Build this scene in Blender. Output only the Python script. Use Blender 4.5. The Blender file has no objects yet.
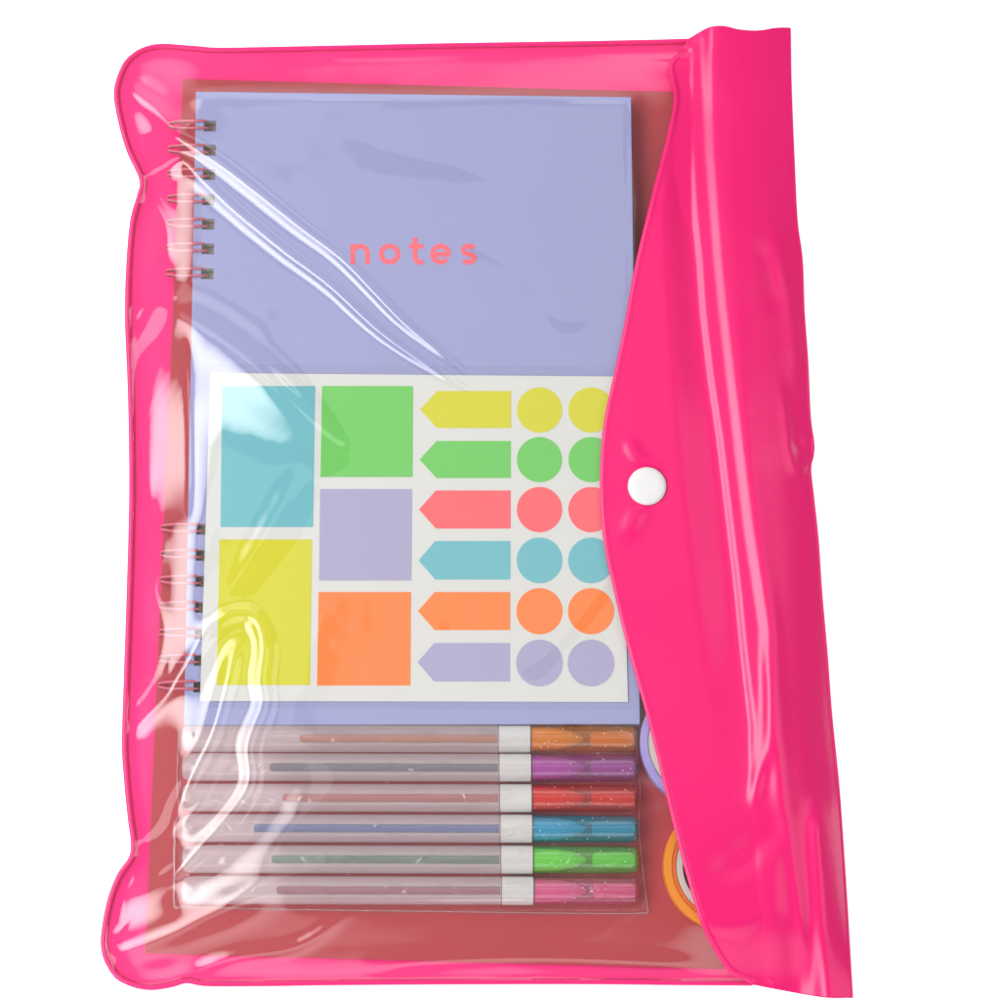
import bpy, bmesh, math
import numpy as np
from mathutils import Vector

# ------------------------------------------------------------------ camera, world, lights, exposure
scene = bpy.context.scene
COL = scene.collection
PITCH = math.radians(10.0)      # the camera leans a little from the lower edge of the pouch
DIST = 0.95
HALF = 0.175                    # half of the framed width in metres
T = HALF / DIST

cam_data = bpy.data.cameras.new("camera")
cam = bpy.data.objects.new("camera", cam_data)
COL.objects.link(cam)
CAM_LOC = Vector((0.0, -DIST * math.sin(PITCH), DIST * math.cos(PITCH)))
cam.location = CAM_LOC
cam.rotation_euler = (PITCH, 0, 0)
cam_data.sensor_width = 36
cam_data.lens = 36 / (2 * T)
cam_data.clip_start = 0.01
cam_data.clip_end = 100
scene.camera = cam

world = bpy.data.worlds.new("World")
scene.world = world
world.use_nodes = True
world.node_tree.nodes["Background"].inputs[0].default_value = (1.0, 1.0, 1.0, 1)
world.node_tree.nodes["Background"].inputs[1].default_value = 0.30

def area_light(name, loc, target, sx, sy, radiance, color=(1, 1, 1)):
    d = bpy.data.lights.new(name, 'AREA')
    d.shape = 'RECTANGLE'
    d.size, d.size_y = sx, sy
    d.energy = radiance * math.pi * sx * sy
    d.color = color
    o = bpy.data.objects.new(name, d)
    COL.objects.link(o)
    o.location = loc
    o.rotation_euler = (Vector(target) - Vector(loc)).to_track_quat('-Z', 'Y').to_euler()
    return o

def hot_centre(o, power=0.7, gain=1.55):
    """a real soft box is brightest in its middle and falls off to its edges"""
    d = o.data; d.use_nodes = True; nt = d.node_tree
    em = nt.nodes["Emission"]; ge = nt.nodes.new("ShaderNodeNewGeometry"); sp = nt.nodes.new("ShaderNodeSeparateXYZ")
    nt.links.new(ge.outputs["Parametric"], sp.inputs[0])
    def m(op, a, b):
        n = nt.nodes.new("ShaderNodeMath"); n.operation = op
        for i, v in enumerate((a, b)):
            if v is None: continue
            if isinstance(v, (int, float)): n.inputs[i].default_value = v
            else: nt.links.new(v, n.inputs[i])
        return n.outputs[0]
    f = lambda s_: m('MULTIPLY', m('MULTIPLY', s_, m('SUBTRACT', 1.0, s_)), 4.0)
    v = m('POWER', m('MAXIMUM', m('MULTIPLY', f(sp.outputs[0]), f(sp.outputs[1])), 0.0), power)
    nt.links.new(m('MULTIPLY', v, gain), em.inputs["Strength"])
# long soft box on the left, big overhead diffuser, gentle fill on the right
hot_centre(area_light("key_softbox", (-0.72, -0.05, 0.98), (0, 0, 0), 2.0, 0.85, 4.9))
area_light("overhead_diffuser", (0.05, 0.50, 2.0), (0, 0, 0), 0.85, 0.75, 0.55)
hot_centre(area_light("front_fill", (0.1, -1.5, 1.0), (0, 0, 0), 1.8, 1.0, 1.0))  # added panel, veils the lower film and fills from the front
hot_centre(area_light("back_fill", (-0.1, 1.35, 1.15), (0, 0, 0), 2.0, 1.0, 0.95))  # added panel, puts a pale veil on the film along the top
area_light("right_fill", (1.15, -0.1, 1.35), (0, 0, 0), 1.2, 1.2, 1.15)  # added to lift the shadows on the right
# added lamp below the translucent ground, washes out shadows around the pouch
area_light("under_ground_fill", (0, 0, -0.6), (0, 0, 0), 6.0, 6.0, 0.55)

scene.render.engine = 'CYCLES'
scene.cycles.max_bounces = 12
scene.cycles.diffuse_bounces = 4
scene.cycles.glossy_bounces = 4
scene.cycles.transmission_bounces = 8
scene.cycles.transparent_max_bounces = 40
scene.cycles.use_denoising = True
scene.cycles.sample_clamp_indirect = 8
scene.cycles.blur_glossy = 0.2
scene.view_settings.view_transform = 'Standard'
scene.view_settings.look = 'None'
scene.view_settings.exposure = -0.14
scene.view_settings.gamma = 1.0
scene.view_settings.use_curve_mapping = False

# ------------------------------------------------------------------ helpers
CP, SP = math.cos(PITCH), math.sin(PITCH)

def P(px, py, z):
    """Point of the flat lay (photo coordinates, 1000 per frame) at height z (metres) -> world. Works on arrays."""
    px = np.asarray(px, float); py = np.asarray(py, float); z = np.asarray(z, float)
    dx = (px - 500) / 500 * T
    dy = (500 - py) / 500 * T
    wx = dx
    wy = dy * CP + SP
    wz = dy * SP - CP
    k = (z - CAM_LOC.z) / wz
    return np.stack([CAM_LOC.x + wx * k, CAM_LOC.y + wy * k, z + 0 * px], -1)

def link(name, me, mat=None, parent=None, smooth=True):
    o = bpy.data.objects.new(name, me)
    COL.objects.link(o)
    if mat:
        for m in (mat if isinstance(mat, (list, tuple)) else [mat]):
            me.materials.append(m)
    if parent is not None:
        o.parent = parent
    if smooth:
        me.polygons.foreach_set("use_smooth", [True] * len(me.polygons))
    return o

def mesh(name, verts, faces, mat=None, parent=None, smooth=False, origin=None):
    verts = np.asarray(verts, float)
    if origin is not None:
        verts = verts - np.asarray(origin)
    me = bpy.data.meshes.new(name)
    me.from_pydata([tuple(v) for v in verts], [], [tuple(int(i) for i in f) for f in faces])
    me.update()
    return link(name, me, mat, parent, smooth)

def grid_mesh(name, V, mat=None, parent=None, flip=False, origin=None):
    """V: (rows, cols, 3) array"""
    r, c = V.shape[:2]
    idx = np.arange(r * c).reshape(r, c)
    q = np.stack([idx[:-1, :-1], idx[1:, :-1], idx[1:, 1:], idx[:-1, 1:]], -1).reshape(-1, 4)
    if flip:
        q = q[:, ::-1]
    v = V.reshape(-1, 3)
    if origin is not None:
        v = v - np.asarray(origin)
    me = bpy.data.meshes.new(name)
    me.vertices.add(len(v)); me.vertices.foreach_set("co", v.astype(np.float32).ravel())
    me.loops.add(q.size); me.loops.foreach_set("vertex_index", q.astype(np.int32).ravel())
    me.polygons.add(len(q))
    me.polygons.foreach_set("loop_start", np.arange(0, q.size, 4, dtype=np.int32))
    me.update(calc_edges=True)
    me.validate()
    return link(name, me, mat, parent, True)

def thing(name, label, cat, loc=(0, 0, 0), rot=0.0, group=None):
    o = bpy.data.objects.new(name, None)
    o.empty_display_size = 0.02
    COL.objects.link(o)
    o.location = loc
    o.rotation_euler = (0, 0, rot)
    o["label"] = label; o["category"] = cat
    if group: o["group"] = group
    return o

def tag(o, label=None, cat=None, group=None, kind=None):
    if label: o["label"] = label
    if cat: o["category"] = cat
    if group: o["group"] = group
    if kind: o["kind"] = kind
    return o

def catmull(pts, n, closed=False):
    """Centripetal-ish smooth resample of a polyline by arc length."""
    p = np.asarray(pts, float)
    ext = np.vstack([2 * p[0] - p[1], p, 2 * p[-1] - p[-2]])
    out = []
    for i in range(1, len(ext) - 2):
        p0, p1, p2, p3 = ext[i - 1:i + 3]
        t = np.linspace(0, 1, 24, endpoint=False)[:, None]
        out.append(0.5 * ((2 * p1) + (-p0 + p2) * t + (2 * p0 - 5 * p1 + 4 * p2 - p3) * t ** 2 + (-p0 + 3 * p1 - 3 * p2 + p3) * t ** 3))
    out.append(p[-1:])
    q = np.vstack(out)
    s = np.concatenate([[0], np.cumsum(np.linalg.norm(np.diff(q, axis=0), axis=1))])
    tt = np.linspace(0, s[-1], n)
    return np.stack([np.interp(tt, s, q[:, k]) for k in range(q.shape[1])], -1)

def coons(top, bottom, left, right):
    """top/bottom run left->right (n), left/right run top->bottom (m): (m, n, 2)"""
    n, m = len(top), len(left)
    u = np.linspace(0, 1, n)[None, :, None]; v = np.linspace(0, 1, m)[:, None, None]
    a = (1 - v) * top[None] + v * bottom[None]
    b = (1 - u) * left[:, None] + u * right[:, None]
    c = (1 - u) * (1 - v) * top[0] + u * (1 - v) * top[-1] + (1 - u) * v * bottom[0] + u * v * bottom[-1]
    return a + b - c

RW, RH = 1000, 1020
YY, XX = np.mgrid[0:RH, 0:RW].astype(float)

def gblur(a, s):
    fy = np.fft.fftfreq(a.shape[0] + 80)[:, None]; fx = np.fft.rfftfreq(a.shape[1] + 80)[None]
    pad = np.pad(a, 40, mode='edge')
    g = np.exp(-2 * (math.pi * s) ** 2 * (fy ** 2 + fx ** 2))
    return np.fft.irfft2(np.fft.rfft2(pad) * g, s=pad.shape)[40:-40, 40:-40]

def noise(seed, sx, sy=None):
    sy = sy or sx
    r = np.random.default_rng(seed).standard_normal((RH, RW))
    fy = np.fft.fftfreq(RH)[:, None]; fx = np.fft.rfftfreq(RW)[None]
    n = np.fft.irfft2(np.fft.rfft2(r) * np.exp(-2 * math.pi ** 2 * ((sy * fy) ** 2 + (sx * fx) ** 2)), s=(RH, RW))
    return n / n.std()

def inside(poly, X, Y):
    poly = np.asarray(poly, float)
    r = np.zeros(X.shape, bool)
    j = len(poly) - 1
    for i in range(len(poly)):
        xi, yi = poly[i]; xj, yj = poly[j]
        if yi != yj:
            cond = ((yi > Y) != (yj > Y)) & (X < (xj - xi) * (Y - yi) / (yj - yi) + xi)
            r ^= cond
        j = i
    return r

def sample(H, px, py):
    x = np.clip(px, 0, RW - 1.001); y = np.clip(py, 0, RH - 1.001)
    x0 = x.astype(int); y0 = y.astype(int); fx = x - x0; fy = y - y0
    return (H[y0, x0] * (1 - fx) + H[y0, x0 + 1] * fx) * (1 - fy) + (H[y0 + 1, x0] * (1 - fx) + H[y0 + 1, x0 + 1] * fx) * fy

def line_dist(pts, pad):
    """distance, signed side and 0..1 parameter to a smooth polyline, in a cropped window"""
    q = catmull(pts, max(12, len(pts) * 5)) if len(pts) > 2 else np.asarray(pts, float)
    x0 = int(max(0, q[:, 0].min() - pad)); x1 = int(min(RW, q[:, 0].max() + pad + 1))
    y0 = int(max(0, q[:, 1].min() - pad)); y1 = int(min(RH, q[:, 1].max() + pad + 1))
    X = XX[y0:y1, x0:x1]; Y = YY[y0:y1, x0:x1]
    best = np.full(X.shape, 1e9); tt = np.zeros(X.shape); sg = np.zeros(X.shape)
    s = np.concatenate([[0], np.cumsum(np.linalg.norm(np.diff(q, axis=0), axis=1))])
    for i in range(len(q) - 1):
        a = q[i]; d = q[i + 1] - a; L2 = d @ d + 1e-9
        t = np.clip(((X - a[0]) * d[0] + (Y - a[1]) * d[1]) / L2, 0, 1)
        ex = X - a[0] - t * d[0]; ey = Y - a[1] - t * d[1]
        dd = ex * ex + ey * ey
        m = dd < best
        best[m] = dd[m]; tt[m] = ((s[i] + t * (s[i + 1] - s[i])) / s[-1])[m]
        sg[m] = (d[0] * ey - d[1] * ex)[m]
    return (slice(y0, y1), slice(x0, x1)), np.sqrt(best), np.sign(sg), tt

def ridge(H, pts, sig, h, taper=(0.15, 0.15), sig_end=None, side=None):
    """add a fold to the height raster (h in metres); side = +-1 makes one flank steeper (factor 2.2)"""
    sl, d, sg, t = line_dist(pts, 4 * max(sig, sig_end or 0) * (2.4 if side else 1))
    s = sig + ((sig_end or sig) - sig) * t
    if side:
        s = np.where(sg * side > 0, s * 2.2, s)
    a = np.ones_like(t)
    if taper[0] > 0: a *= np.clip(t / taper[0], 0, 1)
    if taper[1] > 0: a *= np.clip((1 - t) / taper[1], 0, 1)
    a = a * a * (3 - 2 * a)
    H[sl] += h * a * np.exp(-(d / s) ** 2)

# ------------------------------------------------------------------ materials
def srgb(r, g, b):
    f = lambda c: (c / 255 / 12.92) if c / 255 <= 0.04045 else ((c / 255 + 0.055) / 1.055) ** 2.4
    return (f(r), f(g), f(b))

def principled(name, base, rough=0.5, spec=0.5, bump=None, sss=0.0, coat=0.0, metal=0.0, mottle=0.0, mscale=60):
    m = bpy.data.materials.new(name); m.use_nodes = True
    nt = m.node_tree; b = nt.nodes["Principled BSDF"]
    b.inputs["Base Color"].default_value = (*base, 1)
    b.inputs["Roughness"].default_value = rough
    b.inputs["Specular IOR Level"].default_value = spec
    b.inputs["Metallic"].default_value = metal
    b.inputs["Coat Weight"].default_value = coat
    if sss:
        b.inputs["Subsurface Weight"].default_value = sss
        b.inputs["Subsurface Radius"].default_value = (0.004, 0.0012, 0.0016)
        b.inputs["Subsurface Scale"].default_value = 1.0
    if bump or mottle:
        tc = nt.nodes.new("ShaderNodeTexCoord"); no = nt.nodes.new("ShaderNodeTexNoise")
        no.inputs["Scale"].default_value = bump[0] if bump else mscale
        no.inputs["Detail"].default_value = 4
        nt.links.new(tc.outputs["Object"], no.inputs["Vector"])
        if bump:
            bp = nt.nodes.new("ShaderNodeBump")
            bp.inputs["Strength"].default_value = bump[1]; bp.inputs["Distance"].default_value = bump[2]
            nt.links.new(no.outputs["Fac"], bp.inputs["Height"]); nt.links.new(bp.outputs["Normal"], b.inputs["Normal"])
        if mottle:
            mr = nt.nodes.new("ShaderNodeMapRange")
            mr.inputs["To Min"].default_value = 1 - mottle; mr.inputs["To Max"].default_value = 1 + mottle
            nt.links.new(no.outputs["Fac"], mr.inputs["Value"])
            mx = nt.nodes.new("ShaderNodeMix"); mx.data_type = 'RGBA'; mx.blend_type = 'MULTIPLY'
            mx.inputs["Factor"].default_value = 1
            mx.inputs["A"].default_value = (*base, 1)
            nt.links.new(mr.outputs["Result"], mx.inputs["B"]); nt.links.new(mx.outputs["Result"], b.inputs["Base Color"])
    return m

def film(name, tint=(0.98, 0.98, 0.98), ior=1.7, rough=0.03, haze=0.0, haze_col=(0.9, 0.9, 0.9), glitter=0.0, haze_low=None, seed=0.0):
    """thin clear plastic: transparent + fresnel gloss + a little milky haze"""
    m = bpy.data.materials.new(name); m.use_nodes = True
    nt = m.node_tree; nt.nodes.remove(nt.nodes["Principled BSDF"])
    out = nt.nodes["Material Output"]
    tr = nt.nodes.new("ShaderNodeBsdfTransparent"); tr.inputs[0].default_value = (*tint, 1)
    gl = nt.nodes.new("ShaderNodeBsdfGlossy"); gl.inputs["Roughness"].default_value = rough
    # Schlick fresnel of a thin sheet (both of its faces), the same seen from either side
    f0 = min(0.2, 2 * ((ior - 1) / (ior + 1)) ** 2)
    ge = nt.nodes.new("ShaderNodeNewGeometry"); dt = nt.nodes.new("ShaderNodeVectorMath"); dt.operation = 'DOT_PRODUCT'
    nt.links.new(ge.outputs["Normal"], dt.inputs[0]); nt.links.new(ge.outputs["Incoming"], dt.inputs[1])
    def mth(op, a, b=None):
        n = nt.nodes.new("ShaderNodeMath"); n.operation = op; n.use_clamp = True
        for i, v in enumerate((a, b)):
            if v is None: continue
            if isinstance(v, (int, float)): n.inputs[i].default_value = v
            else: nt.links.new(v, n.inputs[i])
        return n.outputs[0]
    ab = mth('ABSOLUTE', dt.outputs["Value"])
    pw = mth('POWER', mth('SUBTRACT', 1.0, ab), 5.0)
    frs = mth('ADD', mth('MULTIPLY', pw, 1 - f0), f0)
    base = tr.outputs[0]
    if haze:
        df = nt.nodes.new("ShaderNodeBsdfDiffuse"); df.inputs[0].default_value = (*haze_col, 1)
        tl = nt.nodes.new("ShaderNodeBsdfTranslucent"); tl.inputs[0].default_value = (*haze_col, 1)
        ad = nt.nodes.new("ShaderNodeMixShader"); ad.inputs[0].default_value = 0.25
        nt.links.new(df.outputs[0], ad.inputs[1]); nt.links.new(tl.outputs[0], ad.inputs[2])
        mh = nt.nodes.new("ShaderNodeMixShader"); mh.inputs[0].default_value = haze
        nt.links.new(tr.outputs[0], mh.inputs[1]); nt.links.new(ad.outputs[0], mh.inputs[2])
        if haze_low is not None:                            # frosted more on the underside of the tube
            tz = nt.nodes.new("ShaderNodeTexCoord"); sz = nt.nodes.new("ShaderNodeSeparateXYZ")
            nt.links.new(tz.outputs["Object"], sz.inputs[0])
            hr = nt.nodes.new("ShaderNodeMapRange")
            hr.inputs["From Min"].default_value = -0.001; hr.inputs["From Max"].default_value = 0.001
            hr.inputs["To Min"].default_value = haze_low; hr.inputs["To Max"].default_value = haze
            nt.links.new(sz.outputs[2], hr.inputs["Value"]); nt.links.new(hr.outputs["Result"], mh.inputs[0])
        base = mh.outputs[0]
    if glitter:
        tc = nt.nodes.new("ShaderNodeTexCoord"); vo = nt.nodes.new("ShaderNodeTexVoronoi"); vo.inputs["Scale"].default_value = 470
        lt = nt.nodes.new("ShaderNodeMath"); lt.operation = 'LESS_THAN'; lt.inputs[1].default_value = glitter
        sd = nt.nodes.new("ShaderNodeBsdfDiffuse"); sd.inputs[0].default_value = (0.95, 0.9, 0.9, 1)
        mg = nt.nodes.new("ShaderNodeMixShader")
        of = nt.nodes.new("ShaderNodeVectorMath"); of.operation = "ADD"; of.inputs[1].default_value = (seed, seed * 0.7, seed * 1.3)
        nt.links.new(tc.outputs["Object"], of.inputs[0]); nt.links.new(of.outputs[0], vo.inputs["Vector"]); nt.links.new(vo.outputs["Distance"], lt.inputs[0])
        nt.links.new(lt.outputs[0], mg.inputs[0]); nt.links.new(base, mg.inputs[1]); nt.links.new(sd.outputs[0], mg.inputs[2])
        base = mg.outputs[0]
    mx = nt.nodes.new("ShaderNodeMixShader")
    nt.links.new(frs, mx.inputs[0]); nt.links.new(base, mx.inputs[1]); nt.links.new(gl.outputs[0], mx.inputs[2])
    nt.links.new(mx.outputs[0], out.inputs["Surface"])
    return m

M = {}
M['ground'] = principled("translucent_white_ground", (0.93, 0.93, 0.93), 0.9, 0.1)
M['pink'] = principled("hot_pink_vinyl_brightened", (0.98, 0.022, 0.23), 0.27, 0.5)  # flap vinyl brightened to offset light lost through the clear front
M['pink_flap'] = principled("hot_pink_flap_vinyl", (0.78, 0.007, 0.15), 0.25, 0.55, bump=(260, 0.10, 0.0006))
M['pink_seam'] = principled("hot_pink_weld", (0.80, 0.014, 0.17), 0.3, 0.5)
M['clear'] = film("clear_vinyl", (0.985, 0.98, 0.98), 1.58, 0.06)
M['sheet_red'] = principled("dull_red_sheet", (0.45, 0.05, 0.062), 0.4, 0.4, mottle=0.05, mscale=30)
M['cover'] = principled("lavender_cover", srgb(151, 154, 196), 0.45, 0.35, mottle=0.03, mscale=25)
M['pages'] = principled("cream_pages", (0.60, 0.57, 0.50), 0.8, 0.2)
M['coral_ink'] = principled("coral_foil", srgb(246, 100, 112), 0.5, 0.3)
M['wire'] = principled("rose_wire", srgb(205, 105, 122), 0.3, 0.6)
M['paper'] = principled("sticker_paper", (0.67, 0.67, 0.64), 0.5, 0.3)
M['button'] = principled("white_snap", (0.72, 0.70, 0.70), 0.35, 0.4)
M['collar'] = principled("white_collar", (0.64, 0.62, 0.61), 0.5, 0.3)
M['core'] = principled("card_core", (0.62, 0.55, 0.51), 0.8, 0.2)
M['barrel'] = film("clear_barrel", (0.97, 0.96, 0.96), 1.35, 0.12, 0.24, (0.99, 0.89, 0.92), 0, 0.78)
M['bag'] = film("thin_clear_bag", (0.985, 0.98, 0.98), 1.42, 0.06, 0.03, (0.9, 0.86, 0.86))
M['bag_seam'] = film("clear_bag_weld", (0.95, 0.93, 0.93), 1.5, 0.1, 0.22, (0.95, 0.9, 0.9))
M['sleeve'] = film("clear_sleeve_film", (0.985, 0.985, 0.985), 1.2, 0.06, 0.012, (0.75, 0.78, 0.78))

# ------------------------------------------------------------------ ground
nt = M['ground'].node_tree
_b = nt.nodes["Principled BSDF"]; _t = nt.nodes.new("ShaderNodeBsdfTranslucent"); _t.inputs[0].default_value = (0.9, 0.9, 0.9, 1)
_a = nt.nodes.new("ShaderNodeAddShader")
nt.links.new(_b.outputs[0], _a.inputs[0]); nt.links.new(_t.outputs[0], _a.inputs[1]); nt.links.new(_a.outputs[0], nt.nodes["Material Output"].inputs["Surface"])  # translucency added so the lamp below whitens the ground
g = mesh("ground", [(-6, -6, 0), (6, -6, 0), (6, 6, 0), (-6, 6, 0)], [(0, 1, 2, 3)], M['ground'])
tag(g, "plain white seamless surface under the pink pouch", "surface", kind="structure")

# ------------------------------------------------------------------ outlines (photo coordinates of the flat lay)
TOP = [(128, 57), (140, 48.7), (160, 43.7), (197, 46), (225, 47.5), (330, 45.5), (450, 43), (580, 41), (655, 39.5), (690, 38.5)]
LEFT = [(128, 57), (122, 65), (115.5, 82), (114, 98), (119, 125), (127, 152), (139.5, 180), (136.5, 197), (130, 222), (126, 270), (125, 320),
        (127.5, 382), (129, 445), (129, 510), (126.5, 600), (124, 675), (122, 742), (124, 778), (127.5, 815), (131, 844), (128.5, 858), (117, 875),
        (107, 902), (101, 938), (103.5, 958), (110, 971)]
BOT = [(110, 971), (118, 980), (135, 987.5), (152, 989.8), (172, 987), (187, 983), (207, 986), (265, 986), (340, 985), (450, 984.3), (580, 984), (680, 985), (752, 985.5)]
FLAP_L = [(689, 38.5), (681, 50), (671, 59), (668, 68), (672, 85), (674, 98), (671, 118), (664, 148), (650, 202), (635, 265), (624, 325), (613, 378), (604, 420),
          (600, 465), (600.5, 510), (605, 552), (612, 584), (627.5, 648), (650, 729), (674, 828), (687.5, 880), (701, 924), (716, 954), (731, 974), (752, 984.5)]
FLAP_T = [(689, 38.5), (701, 31), (711, 26.6), (724, 25.8), (740, 29.3), (758, 30.3), (776, 27.6), (788.6, 27.4)]
FLAP_R = [(788.6, 27.4), (789.5, 85), (792.5, 160), (795.5, 220), (800.5, 259), (802.5, 310), (806, 360), (808.5, 415), (812, 442), (811.5, 455), (809, 469),
          (812, 498), (816.5, 540), (820, 592), (825.5, 655), (830, 715), (837.5, 790), (844, 880), (851, 998)]
FLAP_B = [(752, 984.5), (785, 991), (824, 997.5), (851, 998)]

NOTEBOOK = [(196, 91.5), (631, 97), (640, 724), (184, 725)]
SHEET = [(210.5, 373), (619, 376.5), (628, 702), (200, 701)]

SEAM_Z = 0.0018
# ------------------------------------------------------------------ how the clear front hangs over the contents
body_poly = np.vstack([catmull(TOP, 120), [(770, 40), (820, 985)], catmull(BOT, 120)[::-1], catmull(LEFT, 240)[::-1]])
film_mask = inside(body_poly, XX, YY)
obst = np.full((RH, RW), 0.0022)
def put(poly, z):
    m = inside(poly, XX, YY)
    obst[m] = np.maximum(obst[m], z)
put([(183, 79), (720, 92), (760, 969), (145, 953)], 0.0030)
put(NOTEBOOK, 0.0108)
put(SHEET, 0.0115)
for ya, yb_ in ((116, 284), (520, 696)):                    # the arch of the wire loops
    xe = 196 - 12 * (YY - 91.5) / 633.0
    arch = 0.0064 + 0.0049 * np.sqrt(np.clip(1 - ((xe - XX) / 27.5) ** 2, 0, 1)) + 0.0006
    tp = np.clip(np.minimum(YY - ya + 16, yb_ + 16 - YY) / 22, 0, 1); tp = tp * tp * (3 - 2 * tp)
    arch = 0.0030 + (arch - 0.0030) * tp
    m = (tp > 0) & (XX > xe - 27.5) & (XX < xe)
    obst[m] = np.maximum(obst[m], arch[m])
PEN_Y = [738.5, 767.5, 798, 828.5, 859.5, 890.5]
put([(184, 727), (640, 727), (640, 906), (178, 906)], 0.0127)
for cx, cy in ((704, 742), (728, 866)):
    a = np.linspace(0, 2 * math.pi, 40, endpoint=False)
    put(np.stack([cx + 62 * np.cos(a), cy + 62 * np.sin(a)], -1), 0.0122)

# the welded rim is rolled up like a pillow edge by the trapped air
def edge_distance(pts, X, Y):
    d = np.full(X.shape, 1e9)
    for i in range(len(pts) - 1):
        a = pts[i]; e = pts[i + 1] - a; L2 = e @ e + 1e-9
        t = np.clip(((X - a[0]) * e[0] + (Y - a[1]) * e[1]) / L2, 0, 1)
        d = np.minimum(d, (X - a[0] - t * e[0]) ** 2 + (Y - a[1] - t * e[1]) ** 2)
    return np.sqrt(d)
SUB = 4
ys, xs = YY[::SUB, ::SUB], XX[::SUB, ::SUB]
ED = edge_distance(np.vstack([catmull(TOP, 90)[::-1], catmull(LEFT, 150)[1:], catmull(BOT, 90)[1:]]), xs, ys)
ix = np.clip(XX / SUB, 0, ED.shape[1] - 1.001); iy = np.clip(YY / SUB, 0, ED.shape[0] - 1.001)
def bil(A, x, y):
    x0 = x.astype(int); y0 = y.astype(int); fx = x - x0; fy = y - y0
    return (A[y0, x0] * (1 - fx) + A[y0, x0 + 1] * fx) * (1 - fy) + (A[y0 + 1, x0] * (1 - fx) + A[y0 + 1, x0 + 1] * fx) * fy
ED = bil(ED, ix, iy)
rq = np.clip((ED - 2.5) / 25, 0, 1)
roll = SEAM_Z + 0.0038 * (1 - (1 - rq) ** 2)
obst = np.where(film_mask & (ED < 26), np.maximum(obst, roll), obst)

def relax(step, z0, iters):
    m = film_mask[::step, ::step]; ob = obst[::step, ::step] + 0.0004
    z = z0.copy(); z[~m] = SEAM_Z
    for _ in range(iters):
        p = np.pad(z, 1, mode='edge')
        z = 0.25 * (p[:-2, 1:-1] + p[2:, 1:-1] + p[1:-1, :-2] + p[1:-1, 2:])
        z = np.where(m, np.maximum(z, ob), SEAM_Z)
    return z
def up(z, shape):
    yi = np.minimum((np.arange(shape[0]) / shape[0] * z.shape[0]).astype(int), z.shape[0] - 1)
    xi = np.minimum((np.arange(shape[1]) / shape[1] * z.shape[1]).astype(int), z.shape[1] - 1)
    return z[yi][:, xi]
z8 = relax(10, obst[::10, ::10], 500)
z4 = relax(4, up(z8, obst[::4, ::4].shape), 300)
z2 = relax(2, up(z4, obst[::2, ::2].shape), 120)
FZ = gblur(up(z2, (RH, RW)), 6.0)
FZ = np.where(ED < 20, roll * np.clip(1 - ED / 20, 0, 1) + FZ * np.clip(ED / 20, 0, 1), FZ)
# slow waviness of the vinyl
FZ += (0.00045 * noise(3, 55) + 0.00006 * noise(9, 26)) * np.clip(ED / 40, 0, 1)

mm = 0.001
# shallow dents in the vinyl over the notebook cover
ridge(FZ, [(335, 132), (420, 150), (520, 158), (610, 156)], 20, -0.6*mm, (0.2, 0.2))
ridge(FZ, [(440, 222), (505, 240), (555, 280), (580, 340)], 30, -0.9*mm, (0.2, 0.2))
ridge(FZ, [(235, 352), (290, 330), (340, 345)], 20, 0.45*mm, (0.2, 0.3))
ridge(FZ, [(460, 540), (470, 600), (440, 660)], 18, -0.6*mm, (0.2, 0.2))
ridge(FZ, [(620, 560), (580, 615), (520, 680)], 9, 0.5*mm, (0.2, 0.2))
# down the left side the film lies low behind the rim before it climbs onto the notebook
wy = np.clip((YY - 325) / 45, 0, 1) * np.clip((530 - YY) / 60, 0, 1)
wy = wy * wy * (3 - 2 * wy)
low = SEAM_Z + 0.0045 + np.clip(ED - 24, 0, None) * 0.35 * mm * 0.30 + np.clip(ED - 60, 0, None) * mm
FZ = np.where((XX < 300) & (low < FZ), FZ + (low - FZ) * wy, FZ)
FZ = gblur(FZ, 2.0)
# the long double fold across the notebook
ridge(FZ, [(128, 176), (145, 178), (166, 169), (182, 160), (196, 171), (232, 206), (285, 250), (330, 284), (380, 330), (430, 365), (492, 404)], 4.2, 2.0*mm, (0.1, 0.28), 2.0, 1)
ridge(FZ, [(133, 150), (152, 139), (172, 137), (196, 147), (232, 171), (300, 225), (345, 260), (400, 317), (440, 350), (486, 388)], 4.2, 1.9*mm, (0.1, 0.28), 2.0, 1)
# puffed lobe in the top left corner
ridge(FZ, [(118, 84), (150, 106), (172, 128), (190, 143)], 9, 1.2*mm, (0.2, 0.2))
ridge(FZ, [(136, 185), (150, 200), (165, 230), (165, 270)], 9, 1.4*mm, (0.2, 0.3))
ridge(FZ, [(126, 330), (146, 300), (175, 293), (196, 285)], 8, 1.3*mm, (0.15, 0.3))
# the broad fold below it
ridge(FZ, [(140, 306), (200, 334), (245, 364), (314, 424), (356, 468)], 30, 7.8*mm, (0.15, 0.45), 9, 1)
ridge(FZ, [(330, 440), (300, 480), (262, 545), (222, 610), (196, 650)], 16, 1.1*mm, (0.3, 0.3))
ridge(FZ, [(203, 470), (202, 520), (199, 600), (196, 690)], 20, 1.3*mm, (0.25, 0.2))
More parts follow.
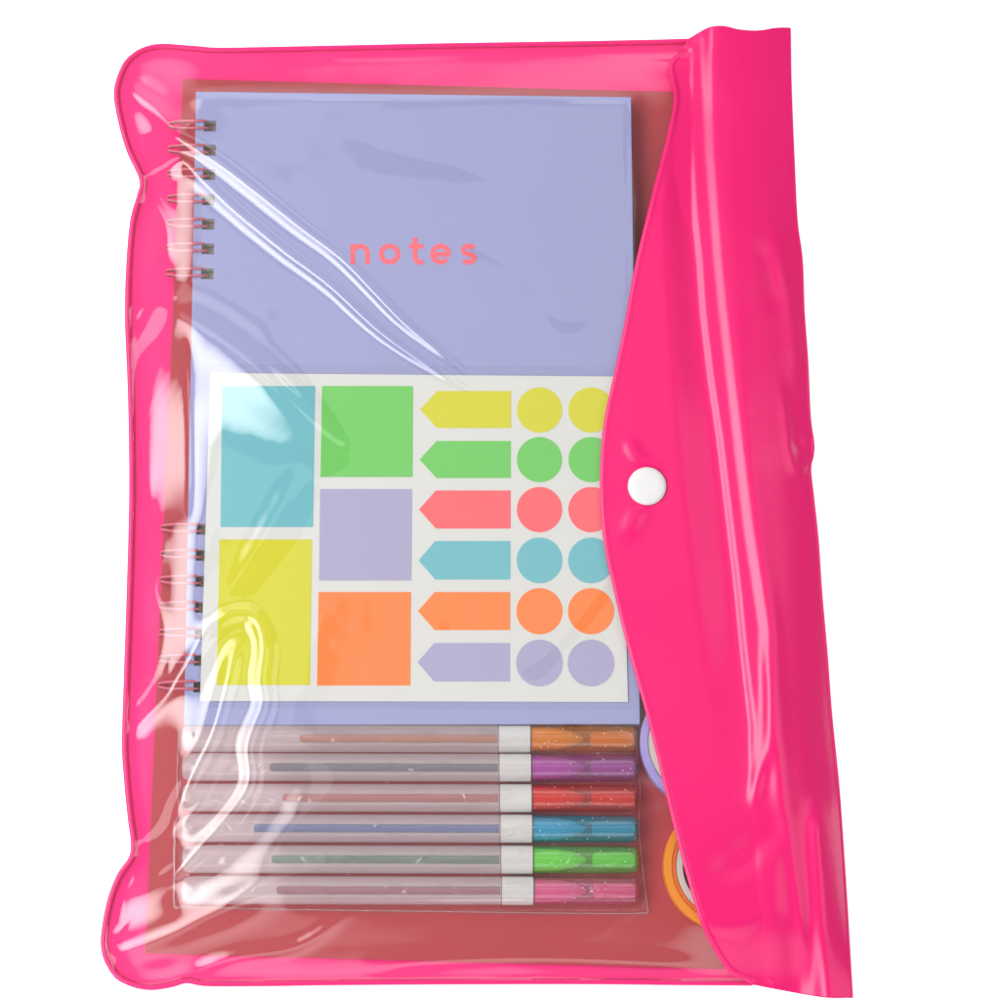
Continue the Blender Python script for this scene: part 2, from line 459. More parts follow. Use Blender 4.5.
# S shaped folds on the lower left
ridge(FZ, [(192, 655), (212, 628), (236, 613), (256, 618), (265, 645), (262, 680), (264, 705), (250, 745), (248, 790), (200, 850), (155, 885), (118, 906)], 9, 2.2*mm, (0.15, 0.15))
ridge(FZ, [(256, 632), (236, 650), (225, 690), (212, 735), (192, 775), (170, 820), (148, 870)], 9, 2.0*mm, (0.2, 0.3))
ridge(FZ, [(165, 470), (156, 520), (159, 550), (150, 590), (162, 630), (152, 672), (130, 708), (127, 740)], 8, 0.8*mm, (0.3, 0.15))
ridge(FZ, [(215, 615), (196, 650), (170, 690), (140, 722), (124, 745)], 7, 1.3*mm, (0.3, 0.15))
ridge(FZ, [(262, 610), (246, 670), (232, 740), (200, 815), (150, 880)], 26, 2.0*mm, (0.2, 0.2))
ridge(FZ, [(330, 760), (300, 820), (250, 880), (190, 920)], 20, 1.2*mm, (0.3, 0.2))
# puffed lobe in the bottom left corner
ridge(FZ, [(106, 918), (112, 948), (165, 934), (215, 913), (285, 880), (350, 862)], 13, 3.0*mm, (0.1, 0.4), 18)
ridge(FZ, [(130, 855), (170, 830), (215, 800)], 8, 1.3*mm, (0.1, 0.4))
ridge(FZ, [(180, 978), (230, 958), (300, 945), (360, 905)], 6, 0.9*mm, (0.2, 0.4))
ridge(FZ, [(350, 972), (420, 962), (520, 958), (640, 962), (720, 966)], 8, 1.0*mm, (0.2, 0.2))
FZ = gblur(FZ, 1.2)
FZ += 0.00001 * noise(77, 6)
FZ = SEAM_Z + (FZ - SEAM_Z) * np.clip((ED - 2.5) / 2.5, 0, 1)
FZ = np.maximum(FZ, gblur(obst, 3.0) + 0.0002)
FZ = np.where(ED < 3.0, SEAM_Z - 0.0002, FZ)

# ------------------------------------------------------------------ pouch
pouch = thing("document_pouch", "hot pink vinyl pouch with clear front and snap button flap", "pouch", (0, 0, 0))

# back panel
TOPB = TOP + [(740, 39), (784, 39)]
BOTB = BOT[:-1] + [(752, 985), (800, 989), (846, 993)]
RIGHTB = [(784, 39)] + [(x - 4.5, y) for x, y in FLAP_R[1:-1]] + [(846, 993)]
Q = coons(catmull(TOPB, 150), catmull(BOTB, 150), catmull(LEFT, 240), catmull(RIGHTB, 240))
qx, qy = Q[..., 0], Q[..., 1]
ed = sample(ED, qx, qy)
zb = 0.0008 + (SEAM_Z - 0.0009) * np.exp(-(ed / 9) ** 2) + 0.00025 * np.clip(sample(noise(21, 22), qx, qy), -1, 2) * np.clip(ed / 20, 0, 1)
zb = np.maximum(zb, 0.0004)
grid_mesh("back_panel", P(qx, qy, zb), M['pink'], pouch)

# clear front panel
TOPF = TOP + [(730, 39), (768, 40)]
BOTF = BOT[:-1] + [(740, 985), (815, 986)]
RIGHTF = [(768, 40), (778, 250), (790, 480), (803, 750), (815, 986)]
Q = coons(catmull(TOPF, 440), catmull(BOTF, 440), catmull(LEFT, 620), catmull(RIGHTF, 620))
qx, qy = Q[..., 0], Q[..., 1]
grid_mesh("front_panel", P(qx, qy, sample(FZ, qx, qy)), M['clear'], pouch)

# welded edge
def tube(name, pts3, rad, mat, parent, seg=8, flat=1.0, origin=None):
    pts3 = np.asarray(pts3, float); n = len(pts3)
    tan = np.gradient(pts3, axis=0); tan /= np.linalg.norm(tan, axis=1)[:, None] + 1e-12
    upv = np.array([0, 0, 1.0])
    side = np.cross(tan, upv); ln = np.linalg.norm(side, axis=1)
    side[ln < 1e-4] = [0, 1, 0]; side /= np.linalg.norm(side, axis=1)[:, None]
    nor = np.cross(side, tan)
    a = np.linspace(0, 2 * math.pi, seg, endpoint=False)
    V = pts3[:, None] + rad * (np.cos(a)[None, :, None] * side[:, None] + flat * np.sin(a)[None, :, None] * nor[:, None])
    verts = list(V.reshape(-1, 3)); faces = []
    for i in range(n - 1):
        for k in range(seg):
            k2 = (k + 1) % seg
            faces.append((i * seg + k, i * seg + k2, (i + 1) * seg + k2, (i + 1) * seg + k))
    faces.append(tuple(range(seg))[::-1]); faces.append(tuple((n - 1) * seg + k for k in range(seg)))
    if name is None:
        return verts, faces
    return mesh(name, verts, faces, mat, parent, True, origin)

rimline = np.vstack([catmull(TOP, 160)[::-1], catmull(LEFT, 320)[1:], catmull(BOT, 160)[1:]])
inner = rimline.copy()
tan = np.gradient(rimline, axis=0); tan /= np.linalg.norm(tan, axis=1)[:, None]
inner = rimline + np.stack([tan[:, 1], -tan[:, 0]], -1) * 2.7
tube("seam", P(inner[:, 0], inner[:, 1], SEAM_Z), 0.00105, M['pink_seam'], pouch, 10, 0.85)

# ------------------------------------------------------------------ flap
Q = coons(catmull(FLAP_T, 220), catmull(FLAP_B, 220), catmull(FLAP_L, 560), catmull(FLAP_R, 560))
qx, qy = Q[..., 0], Q[..., 1]
fl = catmull(FLAP_L, 500); o_ = np.argsort(fl[:, 1]); ry = np.arange(RH, dtype=float)
XL = np.interp(ry, fl[o_, 1], fl[o_, 0])
fr_ = catmull(FLAP_R, 500); XR = np.interp(ry, fr_[:, 1], fr_[:, 0])
def yl(pairs):
    p = np.array(pairs, float)
    v = np.interp(ry, p[:, 0], p[:, 1]); k = np.exp(-np.linspace(-2, 2, 41) ** 2); k /= k.sum()
    return np.convolve(np.pad(v, 20, mode='edge'), k, 'valid')
zl = np.array([FZ[min(i, RH - 1), int(min(XL[i] + 8, RW - 1))] for i in range(RH)]) + 0.0012
k = np.exp(-np.linspace(-2, 2, 121) ** 2); k /= k.sum()
zl = np.convolve(np.pad(zl, 60, mode='edge'), k, 'valid')
XV = yl([(30, 684), (100, 686), (180, 686), (300, 691), (450, 699), (550, 711), (640, 722), (760, 735), (860, 745), (1000, 762)])
VD = yl([(30, 0.4), (70, 1.2), (120, 2.4), (300, 2.6), (500, 2.4), (600, 1.8), (700, 0.8), (800, 0.2), (860, 0.0)]) * mm
X1 = yl([(30, 689), (130, 689), (205, 693.5), (265, 699.5), (310, 702.5), (375, 710), (435, 719), (510, 728), (585, 737), (655, 744), (724, 752), (800, 752), (1000, 770)])
X2 = yl([(26, 708), (55, 707), (145, 710), (190, 713), (265, 719), (310, 723.5), (375, 731), (450, 740), (525, 749), (585, 758), (625, 764), (685, 768.5), (745, 770), (800, 775), (900, 790), (1000, 800)])
S1 = yl([(30, 1.6), (60, 1.2), (100, 0.8), (300, 0.9), (600, 1.0), (740, 1.0), (800, 0.0)]) * mm
S2 = yl([(26, 3.0), (60, 2.0), (110, 1.5), (300, 1.4), (600, 1.6), (740, 1.6), (810, 0.6), (870, 0.2)]) * mm
FLP = np.zeros((RH, RW))
xr_ = np.arange(RW, dtype=float)
def pchip(xk, yk, x):
    h = np.diff(xk); d = np.diff(yk) / h
    m = np.zeros(len(xk)); m[0] = d[0]; m[-1] = d[-1]
    for i in range(1, len(xk) - 1):
        if d[i - 1] * d[i] > 0:
            w1 = 2 * h[i] + h[i - 1]; w2 = h[i] + 2 * h[i - 1]
            m[i] = (w1 + w2) / (w1 / d[i - 1] + w2 / d[i])
    j = np.clip(np.searchsorted(xk, x) - 1, 0, len(xk) - 2)
    t = np.clip((x - xk[j]) / h[j], 0, 1)
    return ((2 * t ** 3 - 3 * t ** 2 + 1) * yk[j] + (t ** 3 - 2 * t ** 2 + t) * h[j] * m[j] + (-2 * t ** 3 + 3 * t ** 2) * yk[j + 1] + (t ** 3 - t ** 2) * h[j] * m[j + 1])
for y in range(RH):
    xl, xr, xv, x2 = XL[y], XR[y], XV[y], X2[y]
    z0 = zl[y]
    xm = (x2 + 14 + xr) / 2
    x1, s1, s2 = X1[y], S1[y], S2[y]
    zv = z0 - VD[y]; zc = zv + 0.0007 + s1 + s2
    e1 = max(x2 + 9, xr - 64)
    pts = [(xl - 12, z0), (max(xl + 2, xv - 26), z0 + 0.0002), (x1 - 4, zv), (x1 + 3, zv + 0.0003 + s1), (x2 - 7.0, zv + 0.0007 + s1), (x2 + 7.0, zc),
           (e1, zc), (xr - 36, 0.004 + 0.76 * (zc - 0.004)), (xr - 13, 0.004 + 0.32 * (zc - 0.004)), (xr, 0.0038), (xr + 14, 0.001)]
    xs_ = [pts[0][0]]; zs_ = [pts[0][1]]
    for a, b in pts[1:]:
        if a > xs_[-1] + 2: xs_.append(a); zs_.append(b)
    FLP[y] = pchip(np.array(xs_), np.array(zs_), xr_)
FLP = gblur(FLP, 1.8)
soft = gblur(FLP, 12.0); wr = np.clip((XX - (X2[:, None] + 8)) / 22, 0, 1) * np.clip((XR[:, None] + 4 - XX) / 16, 0, 1); wr = wr * wr * (3 - 2 * wr)
FLP = FLP + (soft - FLP) * wr
# folds seen on the flap
ridge(FLP, [(764, 625), (768.5, 685), (767, 745), (755, 790), (748, 824)], 7, 0.9*mm, (0.3, 0.2))
ridge(FLP, [(818, 785), (821, 840), (826, 900), (831, 1010)], 10, 3.7*mm, (0.22, 0.0), 16, -1)
ridge(FLP, [(785, 800), (790, 870), (795, 940), (798, 1010)], 14, -1.2*mm, (0.3, 0.0))
ridge(FLP, [(700, 868), (735, 862), (765, 838), (790, 808)], 15, -1.0*mm, (0.3, 0.3))
ridge(FLP, [(626, 432), (634, 452), (648, 466), (660, 474)], 8, 0.8*mm, (0.3, 0.1))
ridge(FLP, [(650, 496), (634, 518), (622, 548)], 8, 0.95*mm, (0.1, 0.5), 12)
ridge(FLP, [(779, 370), (786, 420), (790, 452), (797, 470), (812, 462)], 5, 0.7*mm, (0.4, 0.1))
ridge(FLP, [(818, 452), (800, 448), (786, 438)], 6, -0.9*mm, (0.0, 0.5))
ridge(FLP, [(772, 210), (780, 260), (792, 320), (797, 400)], 9, 0.8*mm, (0.3, 0.3))
ridge(FLP, [(756, 235), (768, 270), (772, 320)], 10, -0.5*mm, (0.3, 0.3))
ridge(FLP, [(672, 110), (662, 170), (650, 220)], 8, -0.4*mm, (0.3, 0.3))
FLP += 0.00022 * noise(33, 34, 80)
sl, d, sg, t = line_dist(FLAP_L, 14)
FLP[sl] += 0.00035 * np.exp(-((d - 3.6) / 1.3) ** 2)        # the welded bead along the flap's edge
for cx, cy, rr in ((647, 486, 19),):                        # vinyl pressed flat under the snap
    dd = np.hypot(XX - cx, YY - cy)
    w = np.exp(-(np.clip(dd - 17, 0, 99) / 7) ** 2)
    FLP = FLP * (1 - w) + w * (sample(FLP, np.array([cx]), np.array([cy]))[0])
FLP = np.maximum(FLP, FZ + 0.0005)
FLP = gblur(FLP, 1.0)

fz = sample(FLP, qx, qy)
V = P(qx, qy, fz)
right = V[:, -1]
cols = []
for kk in range(1, 11):                                     # the vinyl turns under at the fold and meets the back
    th = math.pi * kk / 10
    zr = right[:, 2]; w = right.copy()
    w[:, 0] += 0.0014 * math.sin(th) - 0.0022 * (kk / 10) ** 2
    w[:, 2] = zr - (zr - 0.0007) * (1 - math.cos(th)) / 2
    cols.append(w)
V = np.concatenate([V, np.stack(cols, 1)], 1)
flap = grid_mesh("flap", V, M['pink_flap'], pouch)
sol = flap.modifiers.new("thickness", 'SOLIDIFY'); sol.thickness = 0.00035; sol.offset = -1
# snap
def lathe(name, prof, mat, parent, seg=48, axis='z', origin=(0, 0, 0), smooth=True):
    """prof: (s, r) pairs along the axis"""
    verts, faces = [], []
    a = np.linspace(0, 2 * math.pi, seg, endpoint=False)
    for s, r in prof:
        for t_ in a:
            c, s2 = r * math.cos(t_), r * math.sin(t_)
            verts.append((c, s2, s) if axis == 'z' else (s, c, s2))
    n = len(prof)
    for i in range(n - 1):
        for k_ in range(seg):
            k2 = (k_ + 1) % seg
            f = (i * seg + k_, i * seg + k2, (i + 1) * seg + k2, (i + 1) * seg + k_)
            faces.append(f if axis == 'z' else f)
    faces.append(tuple(range(seg))[::-1]); faces.append(tuple((n - 1) * seg + k_ for k_ in range(seg)))
    o = mesh(name, verts, faces, mat, parent, smooth)
    if smooth: o.data.set_sharp_from_angle(angle=math.radians(38))
    o.location = origin
    return o
zb_ = float(sample(FLP, np.array([647.0]), np.array([486.0]))[0])
r_ = 19 * 0.35 * mm
c_ = P(647, 486, zb_ + 0.001)
snap = lathe("snap_button", [(-0.0008, r_ * 0.9), (0.0, r_ * 0.97), (0.0006, r_), (0.0011, r_ * 0.985), (0.0015, r_ * 0.90), (0.0017, r_ * 0.84), (0.0018, r_ * 0.5), (0.00182, r_ * 0.05)],
             M['button'], flap, 64, 'z', tuple(c_ - np.array([0, 0, 0.001])))
snap.rotation_euler = (0.03, 0.02, 0)

# ------------------------------------------------------------------ dull red sheet at the back of the pouch
def slab(name, quad, z0, z1, mat, parent=None, smooth=False, origin=None, bevel=0.0):
    q = np.asarray(quad, float)
    top = P(q[:, 0], q[:, 1], z1)
    bot = top.copy(); bot[:, 2] = z0
    n = len(q)
    verts = np.vstack([top, bot])
    faces = [tuple(range(n))[::-1], tuple(range(n, 2 * n))]
    for i in range(n):
        j = (i + 1) % n
        faces.append((i, j, n + j, n + i))
    o = mesh(name, verts, faces, mat, parent, smooth, origin)
    bm = bmesh.new(); bm.from_mesh(o.data); bmesh.ops.recalc_face_normals(bm, faces=bm.faces); bm.to_mesh(o.data); bm.free()
    if bevel:
        b = o.modifiers.new("bevel", 'BEVEL'); b.width = bevel; b.segments = 3
    return o
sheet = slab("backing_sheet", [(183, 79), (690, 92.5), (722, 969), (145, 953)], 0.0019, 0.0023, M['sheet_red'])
tag(sheet, "dull brick red sheet lying behind the notebook and pens", "backing sheet")

# ------------------------------------------------------------------ notebook
nb_o = P(410, 408, 0.0024)
nb = thing("notebook", "lavender wire bound notebook with coral word notes on its cover", "notebook", tuple(nb_o))
HOLES = [125.8, 150, 174.2, 199.5, 224, 248.5, 273.5, 529, 555, 581, 607, 633.5, 660, 686.5]
def nb_map(u, v, z):
    """u,v in 0..1 on the notebook face"""
    a, b, c, d = [np.array(p, float) for p in NOTEBOOK]
    p = (1 - v) * ((1 - u) * a + u * b) + v * ((1 - u) * d + u * c)
    return P(p[0], p[1], 0.0105) * np.array([1, 1, 0]) + np.array([0, 0, z])
def perforated(name, u0, u1, v0, v1, z0, z1, hu0, hu1, hv, mat, parent, bevel=0):
    us = [u0, hu0, hu1, u1]
    vs = [v0]
    for c in hv:
        vs += [c - 0.0082, c + 0.0082]
    vs.append(v1)
    bm = bmesh.new()
    def vert(i, j, z):
        return tuple(nb_map(us[i], vs[j], z) - nb_o)
    cache = {}
    def gv(i, j, k_):
        key = (i, j, k_)
        if key not in cache: cache[key] = bm.verts.new(vert(i, j, (z0, z1)[k_]))
        return cache[key]
    cell = lambda i, j: 0 <= i < 3 and 0 <= j < len(vs) - 1 and not (i == 1 and j % 2 == 1)
    for i in range(3):
        for j in range(len(vs) - 1):
            if not cell(i, j): continue
            bm.faces.new([gv(i, j, 1), gv(i, j + 1, 1), gv(i + 1, j + 1, 1), gv(i + 1, j, 1)])
            bm.faces.new([gv(i, j, 0), gv(i + 1, j, 0), gv(i + 1, j + 1, 0), gv(i, j + 1, 0)])
            for di, dj, e in ((-1, 0, ((i, j), (i, j + 1))), (1, 0, ((i + 1, j + 1), (i + 1, j))), (0, -1, ((i + 1, j), (i, j))), (0, 1, ((i, j + 1), (i + 1, j + 1)))):
                if not cell(i + di, j + dj):
                    (a, b), (c, d) = e
                    bm.faces.new([gv(a, b, 1), gv(a, b, 0), gv(c, d, 0), gv(c, d, 1)])
    bmesh.ops.recalc_face_normals(bm, faces=bm.faces)
    me = bpy.data.meshes.new(name); bm.to_mesh(me); bm.free()
    o = link(name, me, mat, parent, False)
    if bevel:
        b = o.modifiers.new("bevel", 'BEVEL'); b.width = bevel; b.segments = 2; b.limit_method = 'ANGLE'
    return o
hv = [(y - 91.5) / 633.0 for y in HOLES]
HU0, HU1 = 0.0195, 0.0475
perforated("back_cover", 0.0, 1.0, 0.0, 1.0, 0.0024, 0.0038, HU0, HU1, hv, M['cover'], nb)
slab("page_block", [tuple(np.array(NOTEBOOK[i], float) + d) for i, d in enumerate(((4, 4), (-4, 4), (-4, -4), (4, -4)))], 0.00385, 0.0052, M['pages'], nb, origin=nb_o)
perforated("page_block", 0.008, 0.992, 0.006, 0.994, 0.00525, 0.0091, HU0, HU1, hv, M['pages'], nb)
cover = perforated("front_cover", 0.0, 1.0, 0.0, 1.0, 0.00915, 0.0105, HU0, HU1, hv, M['cover'], nb, 0.0002)

def loop_mesh(py):
    u = (py - 91.5) / 633.0
    xl_edge = 196 - 12 * u
    vs, fs = [], []
    for s in (-1, 1):
        pts = []
        for a in np.linspace(-150, 150, 40):                # round from under the book, out to the left and over into the hole
            r = math.radians(180 - a)
            cx = xl_edge + 0.5
            ex = 27 if True else 0
            x = cx + ex * math.cos(r) * (0.98 if abs(a) < 90 else 0.62)
            zz = 0.0064 + 0.0049 * math.sin(r)
            gap = 3.6 if abs(a) > 60 else 1.4 + 2.2 * (abs(a) / 60)
            yo = s * gap
            pts.append((x, py + yo - (1.5 if a > 0 else 0.0), zz))
        # last stretch dives into the hole
        p = np.array(pts)
        w = P(p[:, 0], p[:, 1], p[:, 2])
        v, f = tube(None, w, 0.00043, None, None, 8)
        b = len(vs); vs += v; fs += [tuple(i + b for i in ff) for ff in f]
    return vs, fs
for hy in HOLES:
    v, f = loop_mesh(hy)
    mesh("wire_loop", v, f, M['wire'], nb, True, nb_o)

# lettering: the word notes, drawn as strokes with real thickness
def ribbon(path, w):
    p = np.asarray(path, float)
    t_ = np.gradient(p, axis=0); t_ /= np.linalg.norm(t_, axis=1)[:, None]
    n_ = np.stack([-t_[:, 1], t_[:, 0]], -1)
    return p + n_ * w / 2, p - n_ * w / 2
def arc(cx, cy, rx, ry, a0, a1, n=28):
    a = np.radians(np.linspace(a0, a1, n))
    return np.stack([cx + rx * np.cos(a), cy + ry * np.sin(a)], -1)
SW = 4.7
yb, yt = 264.0, 244.0                                       # baseline, x-height
def L_n(x):
    return [np.array([(x + 2.3, yt), (x + 2.3, yb)]),
            np.vstack([arc(x + 9.6, yt + 9.6, 7.3, 7.6, 180, 360, 30), [(x + 16.9, yb)]])]
def L_o(x):
    return [arc(x + 10.5, (yb + yt) / 2, 8.4, 8.0, 0, 360, 48)]
def L_t(x):
    return [np.vstack([[(x + 5.5, yt - 6.5), (x + 5.5, yb - 7)], arc(x + 11, yb - 7, 5.5, 5.2, 175, 60, 14)]), np.array([(x, yt + 2.2), (x + 14, yt + 2.2)])]
def L_e(x):
    m_ = (yb + yt) / 2
    return [np.vstack([arc(x + 10, m_, 8, 8, 0, -318, 44)]), np.array([(x + 2.5, m_ + 0.4), (x + 19.6, m_ + 0.4)])]
def L_s(x):
    m_ = (yb + yt) / 2
    return [np.vstack([arc(x + 7.2, m_ - 4.0, 5.4, 4.1, -25, -260, 24), arc(x + 7.2, m_ + 4.2, 5.6, 4.0, -80, 155, 24)])]
lv, lf = [], []
lt = 0
for strokes in (L_n(350.5), L_o(379.0), L_t(409.5), L_e(430.5), L_s(461.5)):
    for st in strokes:
        lt += 1
        a, b = ribbon(st, SW)
        za = 0.01052 + 0.00008 + 0.000004 * lt
        A = P(a[:, 0], a[:, 1], za); B = P(b[:, 0], b[:, 1], za)
        A0 = A.copy(); A0[:, 2] = 0.01051; B0 = B.copy(); B0[:, 2] = 0.01051
        n = len(a); base = len(lv)
        lv += list(A) + list(B) + list(A0) + list(B0)
        for i in range(n - 1):
            lf.append((base + i, base + i + 1, base + n + i + 1, base + n + i))
            lf.append((base + i, base + 2 * n + i, base + 2 * n + i + 1, base + i + 1))
            lf.append((base + n + i, base + n + i + 1, base + 3 * n + i + 1, base + 3 * n + i))
        lf.append((base, base + n, base + 3 * n, base + 2 * n)); lf.append((base + n - 1, base + 3 * n - 1, base + 4 * n - 1, base + 2 * n - 1))
lett = mesh("lettering", lv, lf, M['coral_ink'], cover, False, nb_o)

# ------------------------------------------------------------------ sticker sheet in its clear sleeve
ss_o = P(414, 538, 0.0107)
ss = thing("sticker_sheet", "off white sheet of bright page flag stickers lying on the notebook", "sticker sheet", tuple(ss_o))
slab("sheet", SHEET, 0.01075, 0.01100, M['paper'], ss, origin=ss_o)
STK = {'teal': (112, 190, 200), 'green': (112, 206, 92), 'lavender': (176, 170, 204), 'orange': (255, 134, 50), 'yellow': (218, 214, 0), 'coral': (252, 100, 108)}
SM = {}
for k_, v_ in STK.items():
    c = np.array(srgb(*v_)) * 0.90
    SM[k_] = principled(k_ + "_sticker", tuple(c), 0.5, 0.3)
ZS0, ZS1 = 0.01101, 0.01112
def sticker(name, poly, col, what):
    o = slab(name, poly, ZS0, ZS1, SM[col], ss, origin=ss_o)
    o["label"] = "%s %s" % (col, what)
for col, q in (('teal', [(222, 386), (315, 386), (313, 527), (220.5, 527)]), ('green', [(322, 386), (413, 386), (412.5, 477), (320.5, 477)]),
               ('lavender', [(320, 489), (412, 489), (411.3, 580.5), (319, 580.5)]), ('orange', [(318.5, 592), (411, 592), (410.3, 685.5), (317, 685.5)]),
               ('yellow', [(219.5, 539.5), (312, 539.5), (309.7, 685), (216.5, 685)])):
    sticker("rectangle_sticker", q, col, "rectangle sticker")
rows = ['yellow', 'green', 'coral', 'teal', 'orange', 'lavender']
ay = [(391, 428), (441, 478), (490.5, 528.5), (541, 579.5), (592, 630), (643, 681.5)]
cyy = [(410, 22.6), (459.6, 22.6), (509.6, 22.7), (560.4, 22.9), (611.2, 23.1), (663, 23.4)]
for i, col in enumerate(rows):
    y0, y1 = ay[i]; tx = 420 - 0.5 * i; sh = 437 - 0.6 * i; rx = 511 - 0.2 * i
    sticker("arrow_sticker", [(tx, (y0 + y1) / 2), (sh, y0), (rx, y0), (rx, y1), (sh, y1)], col, "arrow sticker")
    for cx in (539.5, 591):
        cy, r = cyy[i]
        a = np.linspace(0, 2 * math.pi, 48, endpoint=False)
        sticker("dot_sticker", np.stack([cx + r * np.cos(a), cy + r * np.sin(a)], -1), col, "round dot sticker")
sleeve = slab("clear_sleeve", [(205, 364.5), (620, 367.5), (629.5, 709), (197, 707.5)], 0.0106, 0.01125, M['sleeve'])
tag(sleeve, "thin clear sleeve wrapped around the off white sticker sheet", "plastic sleeve")

# ------------------------------------------------------------------ pens
PEN = [('orange', (242, 156, 22), (222, 112, 44), 300), ('purple', (196, 98, 190), (78, 80, 104), 270), ('red', (240, 48, 14), (214, 66, 66), 283),
       ('blue', (40, 182, 212), (44, 92, 190), 254), ('green', (140, 235, 95), (24, 128, 72), 272), ('pink', (240, 120, 172), (176, 52, 96), 277)]
PR = 0.00475
ZP = 0.0026 + PR
S = 0.35 * mm
for i, (nm, capc, refc, rx) in enumerate(PEN):
    y = PEN_Y[i]
    ox = 0.6 * i
    a = P(182 + 0 * ox, y - 0.5, ZP); b = P(637 + ox * 0.6, y + 0.5, ZP)
    L = np.linalg.norm(b - a); ang = math.atan2(b[1] - a[1], b[0] - a[0])
    f = lambda px: (px - 182) / (637 + ox * 0.6 - 182) * L
    where = ["lying just below the notebook", "second below the notebook", "third below the notebook", "third from the bottom of the bag", "second from the bottom of the bag", "lowest in the bag"][i]
    pn = thing("gel_pen", "clear gel pen with %s cap, %s" % (nm, where), "pen", (a[0], a[1], ZP - PR), ang, "gel pens in the clear bag")
    loc = (0, 0, PR)
    lathe("barrel", [(0.0, PR * 0.55), (0.0006, PR * 0.85), (0.002, PR * 0.97), (0.004, PR), (f(498 + ox), PR)], M['barrel'], pn, 32, 'x', loc)
    m_ref = principled(nm + "_refill", tuple(np.array(srgb(*refc)) * 0.62), 0.5, 0.1)
    lathe("refill", [(f(rx), 0.0011), (f(rx) + 0.001, 0.0014), (f(498 + ox) - 0.0003, 0.0014)], m_ref, pn, 20, 'x', loc)
    c0, c1 = f(498 + ox) + 0.0001, f(531 + ox)
    prof = [(c0, PR * 0.8), (c0 + 0.0003, PR * 1.0)]
    for q in range(9):                                      # fine ribs of the collar
        s0 = c0 + 0.0004 + (c1 - c0 - 0.0008) * q / 9; s1 = c0 + 0.0004 + (c1 - c0 - 0.0008) * (q + 0.5) / 9
        prof += [(s0, PR * 1.0), (s1, PR * 1.012)]
    prof += [(c1 - 0.0003, PR * 1.0), (c1, PR * 0.85)]
    lathe("collar", prof, M['collar'], pn, 36, 'x', loc)
    cl = np.array(srgb(*capc))
    m_cap = film(nm + "_cap", tuple(0.35 + 0.65 * cl ** 0.5), 1.5, 0.06, 0.34, tuple(cl * 0.95), 0.095, None, 0.173 * (i + 1))
    e = L
    lathe("cap", [(c1 + 0.0001, PR * 0.98), (e - 0.004, PR * 0.95), (e - 0.0012, PR * 0.90), (e - 0.0003, PR * 0.7), (e, PR * 0.4)], m_cap, pn, 36, 'x', loc)
    m_nib = principled(nm + "_grip", tuple(np.clip(cl * 1.25 + 0.05, 0, 0.9)), 0.7, 0.05)
    s0, s1 = c1 + 0.0003, f(583 + ox)
    lathe("grip", [(s0, PR * 0.80), (s0 + (s1 - s0) * 0.45, PR * 0.76), (s0 + (s1 - s0) * 0.75, PR * 0.6), (s0 + (s1 - s0) * 0.90, PR * 0.36), (s1, PR * 0.14)], m_nib, pn, 28, 'x', loc)
    s0, s1 = f(590 + ox), e - 0.0012
    m_in = principled(nm + "_cap_core", tuple(np.clip(cl * 1.0, 0, 0.9)), 0.7, 0.05)
    lathe("cap_core", [(s0, PR * 0.3), (s0 + 0.0008, PR * 0.55), (s1 - 0.002, PR * 0.6), (s1, PR * 0.35)], m_in, pn, 28, 'x', loc)

# clear bag around the pens: a crinkled film over them, welded to a flat one below
BAG = [(177, 728), (638, 728), (640, 790), (643, 860), (650, 916), (400, 913), (172, 909), (174, 820)]
bz = np.full((RH, RW), 0.0026)
for y in PEN_Y:
    d = np.abs(YY - y)
    prof = 0.0026 + PR + np.sqrt(np.clip(PR ** 2 - (d * S) ** 2, 0, None)) + 0.0003
    m = (XX > 180) & (XX < 638) & (d * S < PR * 1.0)
    bz[m] = np.maximum(bz[m], prof[m])
bz = np.maximum(gblur(bz, 3.5), gblur(bz, 1.0) - 0.0002)
edge = np.clip(np.minimum.reduce([XX - 174, 647 - XX, 914 - YY, YY - 726]) / 8, 0, 1)
rng = np.random.default_rng(12)
for _ in range(110):
    x = rng.uniform(190, 640); y = rng.uniform(735, 905); an = rng.uniform(-1.2, 1.2); ln = rng.uniform(8, 36)
    ridge(bz, [(x, y), (x + ln * 0.5 * math.cos(an) + rng.uniform(-3, 3), y + ln * 0.5 * math.sin(an) + rng.uniform(-3, 3)), (x + ln * math.cos(an), y + ln * math.sin(an))], rng.uniform(1.5, 3), rng.uniform(0.15, 0.45) * mm, (0.4, 0.4))
for _ in range(36):
    x = rng.choice([rng.uniform(174, 192), rng.uniform(630, 650)]); y = rng.uniform(735, 912); an = rng.uniform(-0.7, 0.7); ln = rng.uniform(8, 22)
    ridge(bz, [(x, y), (x + ln * math.cos(an), y + ln * math.sin(an))], rng.uniform(1.2, 2.2), rng.uniform(0.2, 0.5) * mm, (0.4, 0.4))
bz += 0.00012 * noise(44, 9)
bz = 0.0025 + (bz - 0.0025) * edge
bz = np.maximum(bz, 0.00245)
Q = coons(catmull([(177, 727.5), (400, 727.5), (638, 727.5)], 300), catmull([(172, 909), (300, 911.5), (400, 913), (600, 915.5), (650, 916)], 300),
          catmull([(177, 727.5), (175, 780), (177, 812), (173, 830), (172, 909)], 150), catmull([(638, 727.5), (637, 760), (640, 790), (639, 830), (643, 870), (650, 916)], 150))
qx, qy = Q[..., 0], Q[..., 1]
bag = grid_mesh("pen_bag", P(qx, qy, sample(bz, qx, qy)), M['bag'])
bp = np.vstack([catmull([(638, 729), (637, 760), (640, 790), (639, 830), (643, 870), (648, 913)], 80), catmull([(648, 913), (600, 913.5), (400, 911), (300, 909.5), (174, 907)], 120)[1:],
                catmull([(174, 907), (175, 830), (179, 812), (177, 780), (179, 729)], 60)[1:]])
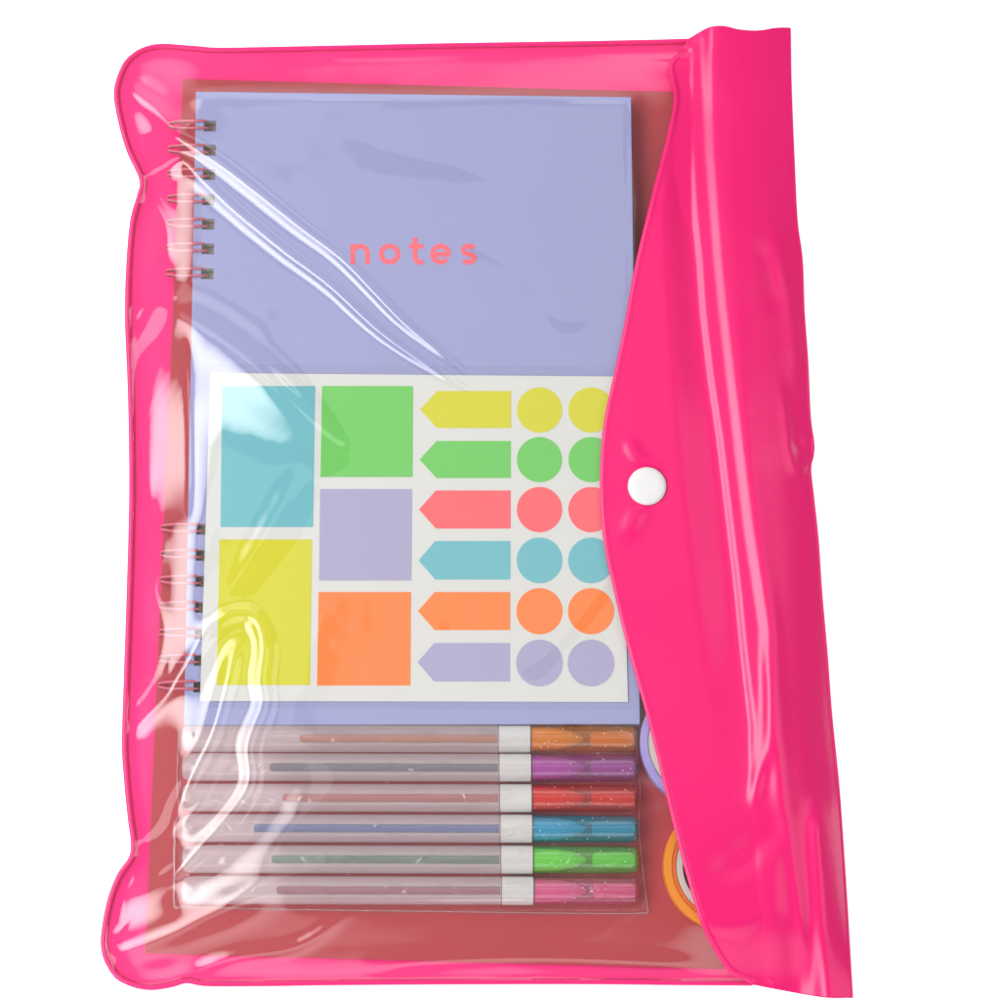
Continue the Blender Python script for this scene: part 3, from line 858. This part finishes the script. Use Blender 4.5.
tube("bag_seam", P(bp[:, 0], bp[:, 1], 0.0031 + 0.0003 * np.sin(np.arange(len(bp)) * 0.9)), 0.0002, M['bag_seam'], bag, 6, 1.0)
tag(bag, "crinkled clear plastic bag holding the row of gel pens", "plastic bag")

# ------------------------------------------------------------------ tape rolls
def ring(name, r0, r1, h, mat, parent, z0=0.0, seg=72):
    prof = [(z0, r0), (z0, r1), (z0 + h - 0.0002, r1), (z0 + h, r1 - 0.0002), (z0 + h, r0 + 0.0002), (z0 + h - 0.0002, r0)]
    v, f = [], []
    n = len(prof)
    for k_ in range(seg):
        a = 2 * math.pi * k_ / seg
        for z, r in prof: v.append((r * math.cos(a), r * math.sin(a), z))
    for k_ in range(seg):
        k2 = (k_ + 1) % seg
        for i in range(n):
            j = (i + 1) % n
            f.append((k_ * n + i, k2 * n + i, k2 * n + j, k_ * n + j))
    return mesh(name, v, f, mat, parent, False)
M['tape_lav'] = principled("lavender_tape", srgb(160, 146, 208), 0.5, 0.3)
M['tape_or'] = principled("orange_tape", (0.80, 0.26, 0.012), 0.45, 0.4)
M['tape_or2'] = principled("deep_orange_tape", (0.75, 0.14, 0.012), 0.5, 0.3)
for nm, cx, cy, m1, lab in (("lavender", 704, 742, 'tape_lav', "lavender washi tape roll half hidden under the pink flap, beside the notebook corner"),
                            ("orange", 728, 866, 'tape_or', "orange washi tape roll half hidden under the pink flap, beside the lowest pens")):
    h = 0.0095
    c = P(cx, cy, 0.0025 + h); c[2] = 0.0025
    tr = thing("tape_roll", lab, "tape roll", tuple(c), 0, "rolls of washi tape")
    R = 62.0 * S
    if nm == "orange":
        ring("tape", R - 0.0028, R, h, M[m1], tr)
        ring("inner_tape", R - 0.0042, R - 0.00282, h - 0.0003, M['tape_or2'], tr)
        ring("core", R - 0.0066, R - 0.00422, h - 0.0006, M['core'], tr)
    else:
        ring("tape", R - 0.0027, R, h, M[m1], tr)
        ring("core", R - 0.0057, R - 0.00272, h - 0.0004, M['core'], tr)
